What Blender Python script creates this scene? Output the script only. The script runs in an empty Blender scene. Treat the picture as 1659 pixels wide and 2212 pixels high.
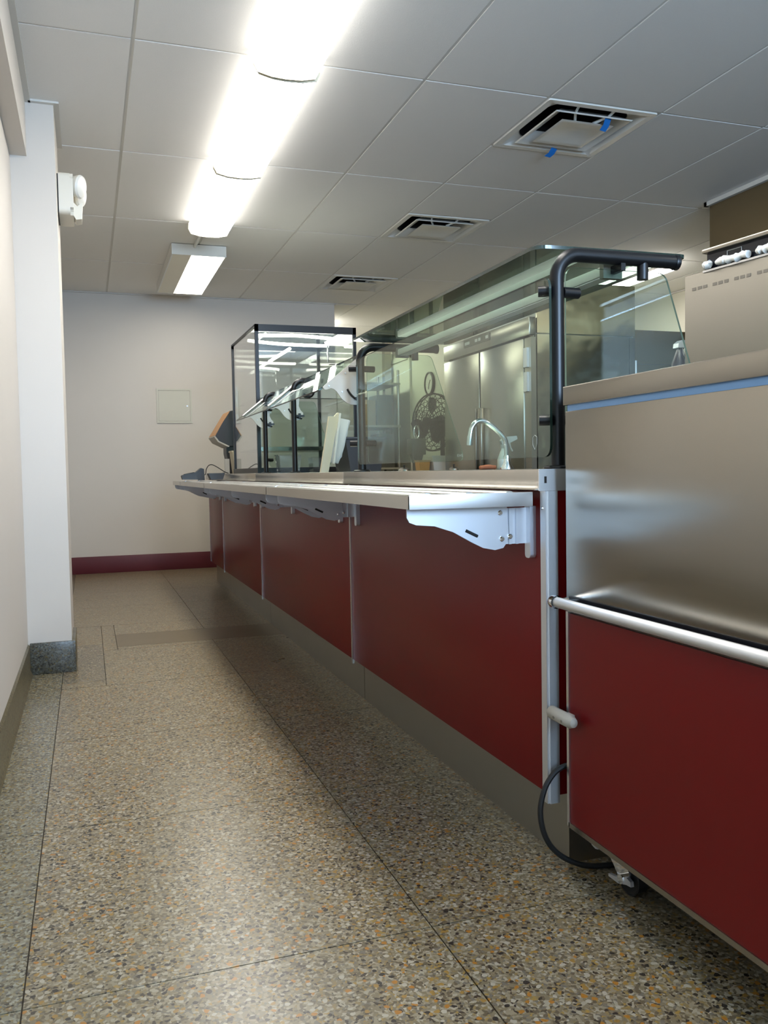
import bpy, bmesh, math, random
from mathutils import Vector, Matrix
random.seed(7)
SC = bpy.context.scene
C = SC.collection
PI = math.pi

# ------------------------------------------------------------------ camera
F_PX, YAW, PITCH, ROLL = 1856.77, math.radians(18.9627), math.radians(-2.7541), math.radians(-1.0004)
CAM = Vector((0.0, 0.0, 0.913))
cy, sy, cp, sp = math.cos(YAW), math.sin(YAW), math.cos(PITCH), math.sin(PITCH)
fwd = Vector((sy * cp, cy * cp, sp)); right = Vector((cy, -sy, 0)); up = right.cross(fwd)
r2 = right * math.cos(ROLL) + up * math.sin(ROLL); u2 = -right * math.sin(ROLL) + up * math.cos(ROLL)
cam_data = bpy.data.cameras.new('camera'); cam = bpy.data.objects.new('camera', cam_data); C.objects.link(cam)
cam.matrix_world = Matrix(((r2.x, u2.x, -fwd.x, CAM.x), (r2.y, u2.y, -fwd.y, CAM.y), (r2.z, u2.z, -fwd.z, CAM.z), (0, 0, 0, 1)))
cam_data.sensor_fit = 'VERTICAL'; cam_data.sensor_height = 36.0; cam_data.lens = F_PX * 36.0 / 2212.0
cam_data.clip_start = 0.02
SC.camera = cam

# ------------------------------------------------------------------ light, exposure
w = bpy.data.worlds.new('daylight'); SC.world = w; w.use_nodes = True
w.node_tree.nodes['Background'].inputs[0].default_value = (0.50, 0.72, 1.0, 1)
w.node_tree.nodes['Background'].inputs[1].default_value = 15.0
SC.view_settings.view_transform = 'Standard'; SC.view_settings.look = 'None'
SC.view_settings.exposure = 1.04; SC.view_settings.gamma = 1.0
try: SC.view_settings.use_curve_mapping = False
except Exception: pass
LENS_POWER = 11.0           # ceiling fluorescents
SC.cycles.max_bounces = 10; SC.cycles.transparent_max_bounces = 24
SC.cycles.caustics_reflective = False; SC.cycles.caustics_refractive = False
SC.cycles.sample_clamp_indirect = 6.0
SC.cycles.use_denoising = True

def portal(loc, rot, sx, sy_):
    l = bpy.data.lights.new('window_portal', 'AREA'); l.shape = 'RECTANGLE'; l.size = sx; l.size_y = sy_
    l.cycles.is_portal = True
    o = bpy.data.objects.new('window_portal', l); C.objects.link(o); o.location = loc; o.rotation_euler = rot

# ------------------------------------------------------------------ materials
MATS = {}
def newmat(name):
    m = bpy.data.materials.new(name); m.use_nodes = True
    nt = m.node_tree; MATS[name] = m
    return m, nt, nt.nodes['Principled BSDF']
def N(nt, t, **kw):
    n = nt.nodes.new(t)
    for k, v in kw.items(): setattr(n, k, v)
    return n
def srgb(r, g, b):
    f = lambda c: (c / 255 / 12.92) if c / 255 <= .04045 else ((c / 255 + .055) / 1.055) ** 2.4
    return (f(r), f(g), f(b), 1)
def simple(name, col, rough=.5, metal=0., bump=0., bscale=200., var=0., vscale=6., spec=.5, stretch=None, rvar=0.):
    m, nt, b = newmat(name)
    b.inputs['Base Color'].default_value = col; b.inputs['Roughness'].default_value = rough
    b.inputs['Metallic'].default_value = metal
    b.inputs['Specular IOR Level'].default_value = spec
    tc = N(nt, 'ShaderNodeTexCoord')
    src = tc.outputs['Object']
    if stretch:
        mp = N(nt, 'ShaderNodeMapping'); mp.inputs['Scale'].default_value = stretch
        nt.links.new(src, mp.inputs['Vector']); src = mp.outputs['Vector']
    if var or rvar:
        n = N(nt, 'ShaderNodeTexNoise'); n.inputs['Scale'].default_value = vscale; n.inputs['Detail'].default_value = 4
        nt.links.new(src, n.inputs['Vector'])
        if var:
            mx = N(nt, 'ShaderNodeMix', data_type='RGBA')
            mx.inputs['A'].default_value = tuple(c * (1 - var) for c in col[:3]) + (1,)
            mx.inputs['B'].default_value = tuple(min(1, c * (1 + var)) for c in col[:3]) + (1,)
            nt.links.new(n.outputs['Fac'], mx.inputs['Factor']); nt.links.new(mx.outputs['Result'], b.inputs['Base Color'])
        if rvar:
            mr = N(nt, 'ShaderNodeMapRange'); mr.inputs['To Min'].default_value = max(.02, rough - rvar); mr.inputs['To Max'].default_value = rough + rvar
            nt.links.new(n.outputs['Fac'], mr.inputs['Value']); nt.links.new(mr.outputs['Result'], b.inputs['Roughness'])
    if bump:
        n = N(nt, 'ShaderNodeTexNoise'); n.inputs['Scale'].default_value = bscale; n.inputs['Detail'].default_value = 3
        nt.links.new(src, n.inputs['Vector'])
        bp = N(nt, 'ShaderNodeBump'); bp.inputs['Strength'].default_value = bump; bp.inputs['Distance'].default_value = .002
        nt.links.new(n.outputs['Fac'], bp.inputs['Height']); nt.links.new(bp.outputs['Normal'], b.inputs['Normal'])
    return m
def emissive(name, col, strength):
    m, nt, b = newmat(name)
    b.inputs['Base Color'].default_value = (.9, .9, .88, 1)
    b.inputs['Emission Color'].default_value = col; b.inputs['Emission Strength'].default_value = strength
    b.inputs['Roughness'].default_value = .35
    return m
def glass(name, tint, refl=1.0, rough=0.0):
    m, nt, b = newmat(name)
    nt.nodes.remove(b); out = nt.nodes['Material Output']
    tr = N(nt, 'ShaderNodeBsdfTransparent'); tr.inputs[0].default_value = tint
    gl = N(nt, 'ShaderNodeBsdfGlossy'); gl.inputs['Roughness'].default_value = rough; gl.inputs[0].default_value = (1, 1, 1, 1)
    fr = N(nt, 'ShaderNodeFresnel'); 
    geo = N(nt, 'ShaderNodeNewGeometry'); ior = N(nt, 'ShaderNodeMix', data_type='FLOAT')
    ior.inputs['A'].default_value = 1.5; ior.inputs['B'].default_value = 1 / 1.5
    nt.links.new(geo.outputs['Backfacing'], ior.inputs['Factor']); nt.links.new(ior.outputs['Result'], fr.inputs['IOR'])
    mul = N(nt, 'ShaderNodeMath', operation='MULTIPLY'); mul.inputs[1].default_value = refl; mul.use_clamp = True
    mx = N(nt, 'ShaderNodeMixShader')
    nt.links.new(fr.outputs[0], mul.inputs[0]); nt.links.new(mul.outputs[0], mx.inputs[0])
    nt.links.new(tr.outputs[0], mx.inputs[1]); nt.links.new(gl.outputs[0], mx.inputs[2]); nt.links.new(mx.outputs[0], out.inputs[0])
    return m
def terrazzo(name, tint, rough=.22, dark=0.0, chips=1.0):
    """poured marble-chip floor: two sizes of angular chips in a cement ground"""
    m, nt, b = newmat(name)
    tc = N(nt, 'ShaderNodeTexCoord')
    wn = N(nt, 'ShaderNodeTexNoise'); wn.inputs['Scale'].default_value = 60; wn.inputs['Detail'].default_value = 2
    nt.links.new(tc.outputs['Object'], wn.inputs['Vector'])
    sub = N(nt, 'ShaderNodeVectorMath', operation='SUBTRACT'); sub.inputs[1].default_value = (.5, .5, .5)
    nt.links.new(wn.outputs['Color'], sub.inputs[0])
    sc = N(nt, 'ShaderNodeVectorMath', operation='SCALE'); sc.inputs['Scale'].default_value = .012
    nt.links.new(sub.outputs[0], sc.inputs[0])
    add = N(nt, 'ShaderNodeVectorMath', operation='ADD')
    nt.links.new(tc.outputs['Object'], add.inputs[0]); nt.links.new(sc.outputs[0], add.inputs[1])
    def vor(scale, rnd=1.0):
        v = N(nt, 'ShaderNodeTexVoronoi'); v.inputs['Scale'].default_value = scale; v.inputs['Randomness'].default_value = rnd
        nt.links.new(add.outputs[0], v.inputs['Vector'])
        s = N(nt, 'ShaderNodeSeparateColor'); nt.links.new(v.outputs['Color'], s.inputs[0])
        return v, s
    def ramp(stops, src):
        r = N(nt, 'ShaderNodeValToRGB'); r.color_ramp.interpolation = 'CONSTANT'
        e = r.color_ramp.elements
        while len(e) < len(stops): e.new(.5)
        for i, (p, c) in enumerate(stops): e[i].position = p; e[i].color = c
        nt.links.new(src, r.inputs[0]); return r
    v1, s1 = vor(175)
    k = 1 - dark
    g = lambda *c: tuple(x * k for x in srgb(*c)[:3]) + (1,)
    r1 = ramp([(0, g(74, 66, 56)), (.07, g(116, 105, 86)), (.24, g(141, 130, 107)), (.46, g(160, 151, 130)), (.66, g(178, 171, 154)),
               (.80, g(150, 132, 94)), (.87, g(168, 140, 78)), (.92, g(128, 122, 112))], s1.outputs[0])
    v2, s2 = vor(82)
    r2_ = ramp([(0, g(60, 56, 52)), (.09, g(184, 128, 54)), (.17, g(190, 184, 170)), (.30, g(168, 134, 72)), (.36, g(142, 132, 112))], s2.outputs[0])
    # only some of the big cells hold a big chip
    lt = N(nt, 'ShaderNodeMath', operation='LESS_THAN'); lt.inputs[1].default_value = .40
    nt.links.new(s2.outputs[0], lt.inputs[0])
    ds = N(nt, 'ShaderNodeMath', operation='LESS_THAN'); ds.inputs[1].default_value = .42
    nt.links.new(v2.outputs['Distance'], ds.inputs[0])
    ml = N(nt, 'ShaderNodeMath', operation='MULTIPLY'); nt.links.new(lt.outputs[0], ml.inputs[0]); nt.links.new(ds.outputs[0], ml.inputs[1])
    ml2 = N(nt, 'ShaderNodeMath', operation='MULTIPLY'); ml2.inputs[1].default_value = chips; nt.links.new(ml.outputs[0], ml2.inputs[0])
    mx = N(nt, 'ShaderNodeMix', data_type='RGBA'); nt.links.new(ml2.outputs[0], mx.inputs['Factor'])
    nt.links.new(r1.outputs[0], mx.inputs['A']); nt.links.new(r2_.outputs[0], mx.inputs['B'])
    # soft large-scale wear
    ln = N(nt, 'ShaderNodeTexNoise'); ln.inputs['Scale'].default_value = 1.6; ln.inputs['Detail'].default_value = 5
    nt.links.new(tc.outputs['Object'], ln.inputs['Vector'])
    mr = N(nt, 'ShaderNodeMapRange'); mr.inputs['To Min'].default_value = .82; mr.inputs['To Max'].default_value = 1.1
    nt.links.new(ln.outputs['Fac'], mr.inputs['Value'])
    tn = N(nt, 'ShaderNodeVectorMath', operation='MULTIPLY'); tn.inputs[1].default_value = tint
    nt.links.new(mx.outputs['Result'], tn.inputs[0])
    tn2 = N(nt, 'ShaderNodeVectorMath', operation='SCALE'); nt.links.new(tn.outputs[0], tn2.inputs[0]); nt.links.new(mr.outputs[0], tn2.inputs['Scale'])
    nt.links.new(tn2.outputs[0], b.inputs['Base Color'])
    rr = N(nt, 'ShaderNodeMapRange'); rr.inputs['To Min'].default_value = rough - .05; rr.inputs['To Max'].default_value = rough + .1
    nt.links.new(ln.outputs['Fac'], rr.inputs['Value']); nt.links.new(rr.outputs[0], b.inputs['Roughness'])
    return m

M_terr = terrazzo('terrazzo', (.65, .62, .55), rough=.28)
M_terr_b = terrazzo('terrazzo_border', (.56, .575, .54), chips=.25)
M_terr_p = terrazzo('terrazzo_patch', (.52, .50, .45), chips=.4)
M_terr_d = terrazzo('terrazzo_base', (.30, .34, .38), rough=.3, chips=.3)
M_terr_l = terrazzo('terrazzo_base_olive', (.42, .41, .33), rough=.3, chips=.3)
M_joint = simple('divider_strip', srgb(70, 58, 40), .5)
M_duct = simple('duct_lining', srgb(34, 32, 30), .35)
M_plate = simple('floor_plate', srgb(96, 82, 58), .3, var=.12, vscale=30, bump=.1)
M_wall = simple('wall_paint', srgb(212, 205, 196), .55, bump=.08, bscale=320, var=.02, vscale=3)
M_wallk = simple('kitchen_wall_paint', srgb(222, 220, 204), .5, var=.02)
M_tile = simple('ceiling_tile_face', srgb(236, 235, 232), .9, bump=.35, bscale=420, var=.03, vscale=300)
M_grid = simple('ceiling_grid_metal', srgb(214, 212, 206), .6)
M_dark = simple('plenum_dark', srgb(40, 38, 36), .9)
M_maroon = simple('maroon_vinyl', srgb(92, 30, 40), .45)
M_red = simple('red_laminate', srgb(106, 10, 13), .36, bump=.06, bscale=900, spec=.3)
M_steel = simple('brushed_steel', (.33, .305, .26, 1), .24, 1.0, bump=.012, bscale=90, stretch=(1, 1, 22), rvar=.03, vscale=5)
M_steelh = simple('brushed_steel_flat', (.50, .47, .42, 1), .22, 1.0, bump=.01, bscale=40, stretch=(8, .3, 8), rvar=.03, vscale=3)
M_fridge = simple('fridge_steel', (.40, .39, .34, 1), .25, 1.0, rvar=.03, vscale=4)
M_wavy = simple('cabinet_steel', (.40, .38, .31, 1), .16, 1.0, bump=.5, bscale=2.6, rvar=.04, vscale=3)
for _n in MATS['cabinet_steel'].node_tree.nodes:
    if _n.type == 'BUMP': _n.inputs['Distance'].default_value = .022
M_kick = simple('kick_steel', (.42, .41, .37, 1), .33, 1.0, rvar=.06, vscale=4)
M_galv = simple('galvanised', (.72, .75, .80, 1), .5, 1.0, rvar=.06, vscale=40)
M_alu = simple('aluminium', (.80, .81, .82, 1), .26, 1.0)
M_satin = simple('satin_aluminium', (.74, .75, .76, 1), .5, 1.0)
M_chrome = simple('chrome', (.85, .86, .88, 1), .08, 1.0)
M_bluerefl = simple('blue_reflection', srgb(120, 160, 205), .3, .6)  # blue reflection on a metal lip, put into the colour
M_black = simple('black_powdercoat', srgb(11, 11, 13), .34, spec=.35)
M_blackp = simple('black_plastic', srgb(28, 28, 30), .42)
M_rubber = simple('black_rubber', srgb(18, 18, 18), .6)
M_greyp = simple('grey_plastic', srgb(170, 166, 156), .45)
M_whitem = simple('white_metal', srgb(225, 224, 218), .35)
M_whitep = simple('white_plastic', srgb(222, 218, 206), .4)
M_cream = simple('cream_plastic', srgb(205, 196, 170), .5)
M_paper = simple('paper', srgb(228, 226, 222), .8, var=.03, vscale=20)
M_bracket = simple('bracket_acrylic', srgb(196, 192, 182), .3, spec=.6)
M_edgerefl = simple('tan_edge_reflection', srgb(172, 128, 84), .5)  # tan reflection on the terminal's screen edge, put into the colour
M_sponge = simple('sponge_orange', srgb(205, 118, 84), .9, bump=.5, bscale=300)
M_card = simple('cardboard', srgb(150, 130, 92), .8, var=.08, vscale=8)
M_tape = simple('blue_tape', srgb(20, 110, 190), .6)
M_oven = simple('oven_steel', (.20, .185, .155, 1), .5, .9, rvar=.03, vscale=4)
M_hood = simple('hood_steel', (.33, .26, .16, 1), .35, 1.0, rvar=.06, vscale=4)
M_bag = simple('plastic_wrap', srgb(235, 232, 225), .18, bump=.8, bscale=60, spec=.8)
M_panelk = simple('control_black', srgb(16, 18, 26), .15)
M_gw = simple('appliance_grey', srgb(96, 96, 86), .4)
M_fan = simple('fan_black', srgb(34, 35, 34), .45)
M_mark = simple('dark_print', srgb(112, 104, 92), .6)
M_etch = simple('etched_mark', srgb(190, 196, 190), .7)
M_edge = simple('glass_edge', srgb(150, 178, 165), .15, spec=.8)
M_edged = simple('glass_edge_dark', srgb(34, 50, 44), .1, spec=.8)
M_glass = glass('guard_glass', (.84, .90, .86, 1), .65)
M_glasss = glass('slanted_guard_glass', (.86, .92, .88, 1), .55)
M_glasst = glass('top_glass', (.62, .72, .67, 1), 1.6)
M_glassc = glass('case_glass', (.90, .93, .91, 1), 1.7)
M_tub = glass('clear_tub', (.88, .9, .9, 1), 1.6, .05)
M_lens = emissive('fluorescent_lens', (1.0, .965, .90, 1), LENS_POWER)
M_lens2 = emissive('old_lens', (1.0, .94, .80, 1), LENS_POWER * .55)
M_lens_s = emissive('fluorescent_lens_side', (1.0, .965, .90, 1), LENS_POWER * .2)
M_streak = emissive('glow_streak', (1.0, .97, .86, 1), 9.0)
M_fill = emissive('hidden_fill_lamp', (1.0, .97, .90, 1), 20.0)  # glow of the added fill light behind the far wall
M_dull = simple('unlit_lens', srgb(226, 220, 198), .3)

# ------------------------------------------------------------------ mesh helpers
WL = {}
def box(bm, x0, x1, y0, y1, z0, z1, bev=0., mi=0):
    vs = [bm.verts.new(p) for p in ((x0, y0, z0), (x1, y0, z0), (x1, y1, z0), (x0, y1, z0), (x0, y0, z1), (x1, y0, z1), (x1, y1, z1), (x0, y1, z1))]
    fs = [bm.faces.new([vs[i] for i in q]) for q in ((3, 2, 1, 0), (4, 5, 6, 7), (0, 1, 5, 4), (1, 2, 6, 5), (2, 3, 7, 6), (3, 0, 4, 7))]
    for f in fs: f.material_index = mi
    if bev:
        es = list({e for f in fs for e in f.edges})
        bmesh.ops.bevel(bm, geom=es, offset=bev, segments=2, affect='EDGES', profile=.5)
    return vs
def prism(bm, pts, axis, a, b, mi=0, mi_side=None):
    """extrude a 2-D outline; axis 'y': pts are (x,z); 'x': (y,z); 'z': (x,y)"""
    def P(p, t): return (p[0], t, p[1]) if axis == 'y' else ((t, p[0], p[1]) if axis == 'x' else (p[0], p[1], t))
    A = [bm.verts.new(P(p, a)) for p in pts]; B = [bm.verts.new(P(p, b)) for p in pts]
    f1 = bm.faces.new(A); f2 = bm.faces.new(B[::-1]); f1.material_index = f2.material_index = mi
    n = len(pts); side = mi if mi_side is None else mi_side
    for i in range(n):
        f = bm.faces.new((A[i], B[i], B[(i + 1) % n], A[(i + 1) % n])); f.material_index = side
def frame_of(d):
    d = d.normalized(); h = Vector((0, 0, 1)) if abs(d.z) < .9 else Vector((1, 0, 0))
    a = d.cross(h).normalized(); return a, d.cross(a).normalized()
def tube(bm, pts, r, seg=12, cap=True, closed=False):
    pts = [Vector(p) for p in pts]; rings = []; n = len(pts)
    rs = r if isinstance(r, (list, tuple)) else [r] * n
    prev = None
    for i, p in enumerate(pts):
        if closed: d = (pts[(i + 1) % n] - pts[i - 1])
        else: d = (pts[min(i + 1, n - 1)] - pts[max(i - 1, 0)])
        d.normalize()
        if prev is None: a, b = frame_of(d)
        else:
            a = prev - d * prev.dot(d)
            if a.length < 1e-5: a, _ = frame_of(d)
            a.normalize(); b = d.cross(a)
        prev = a
        rings.append([bm.verts.new(p + (a * math.cos(2 * PI * k / seg) + b * math.sin(2 * PI * k / seg)) * rs[i]) for k in range(seg)])
    m = n if closed else n - 1
    for i in range(m):
        A, B = rings[i], rings[(i + 1) % n]
        for k in range(seg): bm.faces.new((A[k], A[(k + 1) % seg], B[(k + 1) % seg], B[k]))
    if cap and not closed:
        bm.faces.new(rings[0][::-1]); bm.faces.new(rings[-1])
def cyl(bm, p0, p1, r, seg=16, r1=None): tube(bm, [p0, p1], [r, r if r1 is None else r1], seg)
def arc(c, r, a0, a1, n, plane='xz', fixed=0.):
    out = []
    for i in range(n + 1):
        t = math.radians(a0 + (a1 - a0) * i / n); u, v = c[0] + r * math.cos(t), c[1] + r * math.sin(t)
        out.append((u, fixed, v) if plane == 'xz' else ((u, v, fixed) if plane == 'xy' else (fixed, u, v)))
    return out
def lathe(bm, prof, c, axis=Vector((0, 0, 1)), seg=24):
    a, b = frame_of(axis); axis = axis.normalized(); c = Vector(c); rings = []
    for r, h in prof:
        if r < 1e-5: rings.append([bm.verts.new(c + axis * h)])
        else: rings.append([bm.verts.new(c + axis * h + (a * math.cos(2 * PI * k / seg) + b * math.sin(2 * PI * k / seg)) * r) for k in range(seg)])
    for A, B in zip(rings, rings[1:]):
        if len(A) == 1 and len(B) == 1: continue
        for k in range(seg):
            if len(A) == 1: bm.faces.new((A[0], B[(k + 1) % seg], B[k]))
            elif len(B) == 1: bm.faces.new((A[k], A[(k + 1) % seg], B[0]))
            else: bm.faces.new((A[k], A[(k + 1) % seg], B[(k + 1) % seg], B[k]))
def rounded(pts, r, n=5):
    """round the corners of a 2-D outline; r: number or list"""
    out = []; L = len(pts)
    for i, p in enumerate(pts):
        ri = r[i] if isinstance(r, (list, tuple)) else r
        p = Vector(p); a = Vector(pts[i - 1]) - p; b = Vector(pts[(i + 1) % L]) - p
        if ri <= 0: out.append(tuple(p)); continue
        ang = a.angle(b); t = min(ri / math.tan(ang / 2), a.length * .49, b.length * .49)
        s, e = p + a.normalized() * t, p + b.normalized() * t
        for k in range(n + 1):
            u = k / n; q = s * (1 - u) ** 2 + p * 2 * u * (1 - u) + e * u * u; out.append(tuple(q))
    return out
def smooth_closed(pts, n=4):
    out = []; L = len(pts)
    for i in range(L):
        p0, p1, p2, p3 = [Vector(pts[(i + k) % L]) for k in (-1, 0, 1, 2)]
        for k in range(n):
            t = k / n
            out.append(tuple(.5 * ((2 * p1) + (p2 - p0) * t + (2 * p0 - 5 * p1 + 4 * p2 - p3) * t * t + (3 * p1 - p0 - 3 * p2 + p3) * t ** 3)))
    return out
def spline(pts, n=6):
    out = []; L = len(pts)
    for i in range(L - 1):
        p0, p1, p2, p3 = [Vector(pts[min(max(i + k, 0), L - 1)]) for k in (-1, 0, 1, 2)]
        for k in range(n):
            t = k / n
            out.append(tuple(.5 * ((2 * p1) + (p2 - p0) * t + (2 * p0 - 5 * p1 + 4 * p2 - p3) * t * t + (3 * p1 - p0 - 3 * p2 + p3) * t ** 3)))
    out.append(tuple(pts[-1])); return out

def obj(name, bm, mats, parent=None, label=None):
    if not isinstance(mats, (list, tuple)): mats = [mats]
    bmesh.ops.recalc_face_normals(bm, faces=bm.faces[:])
    off = WL.get(parent.name, Vector()) if parent else Vector()
    if off.length: bmesh.ops.translate(bm, verts=bm.verts[:], vec=-off)
    me = bpy.data.meshes.new(name); bm.to_mesh(me); bm.free()
    for m in mats: me.materials.append(m)
    me.polygons.foreach_set('use_smooth', [True] * len(me.polygons))
    me.set_sharp_from_angle(angle=math.radians(34))
    o = bpy.data.objects.new(name, me); C.objects.link(o)
    if parent: o.parent = parent; WL[o.name] = off
    if label: o['label'] = label
    return o
def thing(name, label, cat, loc, group=None):
    o = bpy.data.objects.new(name, None); C.objects.link(o); o.location = loc; o.empty_display_size = .05
    o['label'] = label; o['category'] = cat
    if group: o['group'] = group
    WL[o.name] = Vector(loc); return o
def tag(o, label, cat, group=None):
    o['label'] = label; o['category'] = cat
    if group: o['group'] = group
    return o
def struct(name, bm, m, parent=None):
    o = obj(name, bm, m, parent)
    if not parent: o['kind'] = 'structure'
    return o
def solid(name, m, parent, *boxes, bev=0., label=None):
    bm = bmesh.new()
    for b in boxes: box(bm, *b, bev=bev)
    return obj(name, bm, m, parent, label)
def rod(name, m, parent, pts, r, seg=12, label=None):
    bm = bmesh.new(); tube(bm, pts, r, seg); return obj(name, bm, m, parent, label)

# ================================================================== SETTING
ZC = 2.604
# ---- floor: a slab, the joints between the poured fields, each field its own panel
bm = bmesh.new(); box(bm, -.6, 6.2, -1.9, 10.8, -.12, -.0065)
floor = struct('floor', bm, M_joint)
def panel(x0, x1, y0, y1, m, name='terrazzo_panel'):
    bm = bmesh.new(); g = .0014; box(bm, x0 + g, x1 - g, y0 + g, y1 - g, -.006, 0); return obj(name, bm, m, floor)
ys = [-1.86, -.78, 0, .78, 1.56, 2.34, 3.12, 3.90, 4.68, 5.46, 6.24, 7.02, 7.80, 8.46]
for a, b in zip(ys, ys[1:]):
    if b <= 3.91: panel(-.30, -.136, a, b, M_terr_b)
    if a == 4.68:   # around the steel cover strip and the patch beside the pier
        panel(.048, .12, a, b, M_terr); panel(.12, .622, a, 4.76, M_terr); panel(.12, .622, 5.12, b, M_terr); panel(-.136, .048, 4.87, b, M_terr)
        panel(.622, 1.38, a, 4.76, M_terr); panel(.622, 1.38, 5.12, b, M_terr)
    elif a == 3.90:
        panel(.048, .622, a, b, M_terr); panel(-.136, .048, a, 4.0, M_terr); panel(.622, 1.38, a, b, M_terr)
    else:
        panel(-.136, .622, a, b, M_terr); panel(.622, 1.38, a, b, M_terr)
panel(-.30, -.136, 3.90, 8.46, M_terr_b)
panel(-.136, .048, 4.0, 4.87, M_terr_p, 'terrazzo_patch')
panel(.12, 1.38, 4.76, 5.12, M_plate, 'cover_strip')
panel(1.38, 5.6, -1.86, 10.6, M_terr)
panel(-.30, 1.38, 8.46, 10.6, M_terr)

# ---- walls
def wall(name, boxes, m=M_wall):
    bm = bmesh.new()
    for b in boxes: box(bm, *b)
    return struct(name, bm, m)
wall('wall_left', [(-.45, -.284, -1.9, 8.6, -.1, ZC + .1), (-.284, -.214, -1.9, 4.25, 2.357, ZC + .1)])
wall('wall_pier', [(-.30, -.094, 4.25, 4.79, -.1, ZC + .1)])
wall('wall_far', [(-.45, 2.411, 8.45, 8.62, -.1, ZC + .1)])
wall('wall_far_return', [(2.26, 2.411, 8.62, 10.7, -.1, ZC + .3)], M_wallk)
wall('wall_kitchen_back', [(2.26, 3.86, 10.55, 10.75, -.1, ZC + .3)], M_wallk)
wall('wall_kitchen_side', [(3.70, 3.86, 8.15, 10.55, -.1, ZC + .3), (3.86, 5.7, 8.15, 8.3, -.1, ZC + .3)], M_wallk)
wall('wall_right', [(5.5, 5.7, -1.9, 8.3, -.1, ZC + .3)], M_wallk)
wall('wall_back', [(-.45, .4, -1.95, -1.8, -.1, ZC + .1), (2.5, 5.7, -1.95, -1.8, -.1, ZC + .1), (.4, 2.5, -1.95, -1.8, 2.45, ZC + .1), (.4, 2.5, -1.95, -1.8, -.1, 1.0)])
bm = bmesh.new()
for b in ((.4, .46, -1.9, -1.84, 1.0, 2.45), (2.44, 2.5, -1.9, -1.84, 1.0, 2.45), (.46, 2.44, -1.9, -1.84, 2.39, 2.45), (.46, 2.44, -1.9, -1.84, 1.0, 1.06), (1.42, 1.48, -1.9, -1.84, 1.06, 2.39)): box(bm, *b)
struct('window_1', bm, M_alu)
portal((1.45, -1.82, 1.725), (PI / 2, 0, 0), 2.1, 1.45)
# ---- bases
bm = bmesh.new(); prism(bm, [(-.29, 0), (-.266, 0), (-.276, .02), (-.276, .135), (-.285, .146), (-.29, .146)], 'y', -1.85, 4.238)
struct('baseboard_left', bm, M_terr_l)
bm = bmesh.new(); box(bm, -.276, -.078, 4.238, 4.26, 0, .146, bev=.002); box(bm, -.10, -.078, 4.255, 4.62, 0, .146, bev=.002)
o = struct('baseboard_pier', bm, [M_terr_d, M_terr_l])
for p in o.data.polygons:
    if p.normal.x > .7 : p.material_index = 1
bm = bmesh.new(); box(bm, -.284, 2.40, 8.436, 8.452, 0, .158, bev=.003); struct('baseboard_far', bm, M_maroon)

# ---- ceiling: hung grid with lay-in tiles, four-inch slab above
bm = bmesh.new(); box(bm, -.45, 5.7, -1.95, 10.75, 2.95, 3.05); ceiling = struct('ceiling', bm, M_dark)
GX0, GY0, T = .2208, 3.541, .6096
xs = [-.214] + [GX0 + T * i for i in range(0, 9)] + [5.5]
yc = [-1.8] + [GY0 + 2 * T * j for j in range(-4, 6)] + [10.55]
VENTS = [(2.0496, 3.541), (2.0496, 4.7602 + T), (2.0496, 7.1986)]
def tile(x0, x1, y0, y1):
    if x1 - x0 < .03 or y1 - y0 < .03: return
    bm = bmesh.new(); g = .0075
    box(bm, x0 + g, x1 - g, y0 + g, y1 - g, ZC, ZC + .018); obj('ceiling_tile', bm, M_tile, ceiling)
for i in range(len(xs) - 1):
    for j in range(len(yc) - 1):
        x0, x1, y0, y1 = xs[i], xs[i + 1], yc[j], yc[j + 1]
        if x0 < 2.40 and y0 > 8.40:
            if x1 > 2.45: tile(2.425, x1, max(y0, 8.45), y1)
            continue
        v = [q for q in VENTS if abs(q[0] - x0) < .02 and y0 - .01 < q[1] < y1 - .02]
        if v:
            if v[0][1] - y0 > .05: tile(x0, x1, y0, v[0][1])
            if y1 - v[0][1] - T > .05: tile(x0, x1, v[0][1] + T, y1)
            continue
        if x0 < 0 and y0 < 4.5 < y1: # tile notched round the pier
            bm = bmesh.new(); g = .008
            prism(bm, [(x0 + g, y0 + g), (x1 - g, y0 + g), (x1 - g, y1 - g), (-.07, y1 - g), (-.07, 4.226), (x0 + g, 4.226)], 'z', ZC + .001, ZC + .018)
            obj('ceiling_tile', bm, M_tile, ceiling)
            continue
        if x0 < 0 and y0 > 4.5: x0 = -.284
        tile(x0, x1, y0, min(y1, 8.45) if x0 < 2.4 else y1)
def bar(x0, x1, y0, y1):
    dz = .0007 if x1 - x0 < .03 else 0
    bm = bmesh.new(); box(bm, x0, x1, y0, y1, ZC + .005 - dz, ZC + .018 + dz); obj('grid_bar', bm, M_grid, ceiling)
for x in xs[1:-1]: bar(x - .012, x + .012, -1.8, 8.45 if x < 2.4 else 10.5)
for y in yc[1:-1]:
    if y < 8.45: bar(-.28, 5.5, y - .010, y + .010)
    else: bar(2.41, 5.5, y - .010, y + .010)
for vx, vy in VENTS: bar(vx, vx + T, vy + (T if abs(vy - 4.7602 - T) > .1 else 0) - .008, vy + (T if abs(vy - 4.7602 - T) > .1 else 0) + .008)
bm = bmesh.new()
for b in ((-.214, -.190, -1.8, 4.25), (-.20, -.07, 4.226, 4.25), (-.094, -.070, 4.25, 4.79), (-.284, 2.41, 8.426, 8.45), (2.411, 2.43, 8.45, 10.5), (5.478, 5.5, -1.8, 8.2)):
    box(bm, b[0], b[1], b[2], b[3], ZC - .008, ZC + .01)
struct('trim_1', bm, M_grid)

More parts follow.
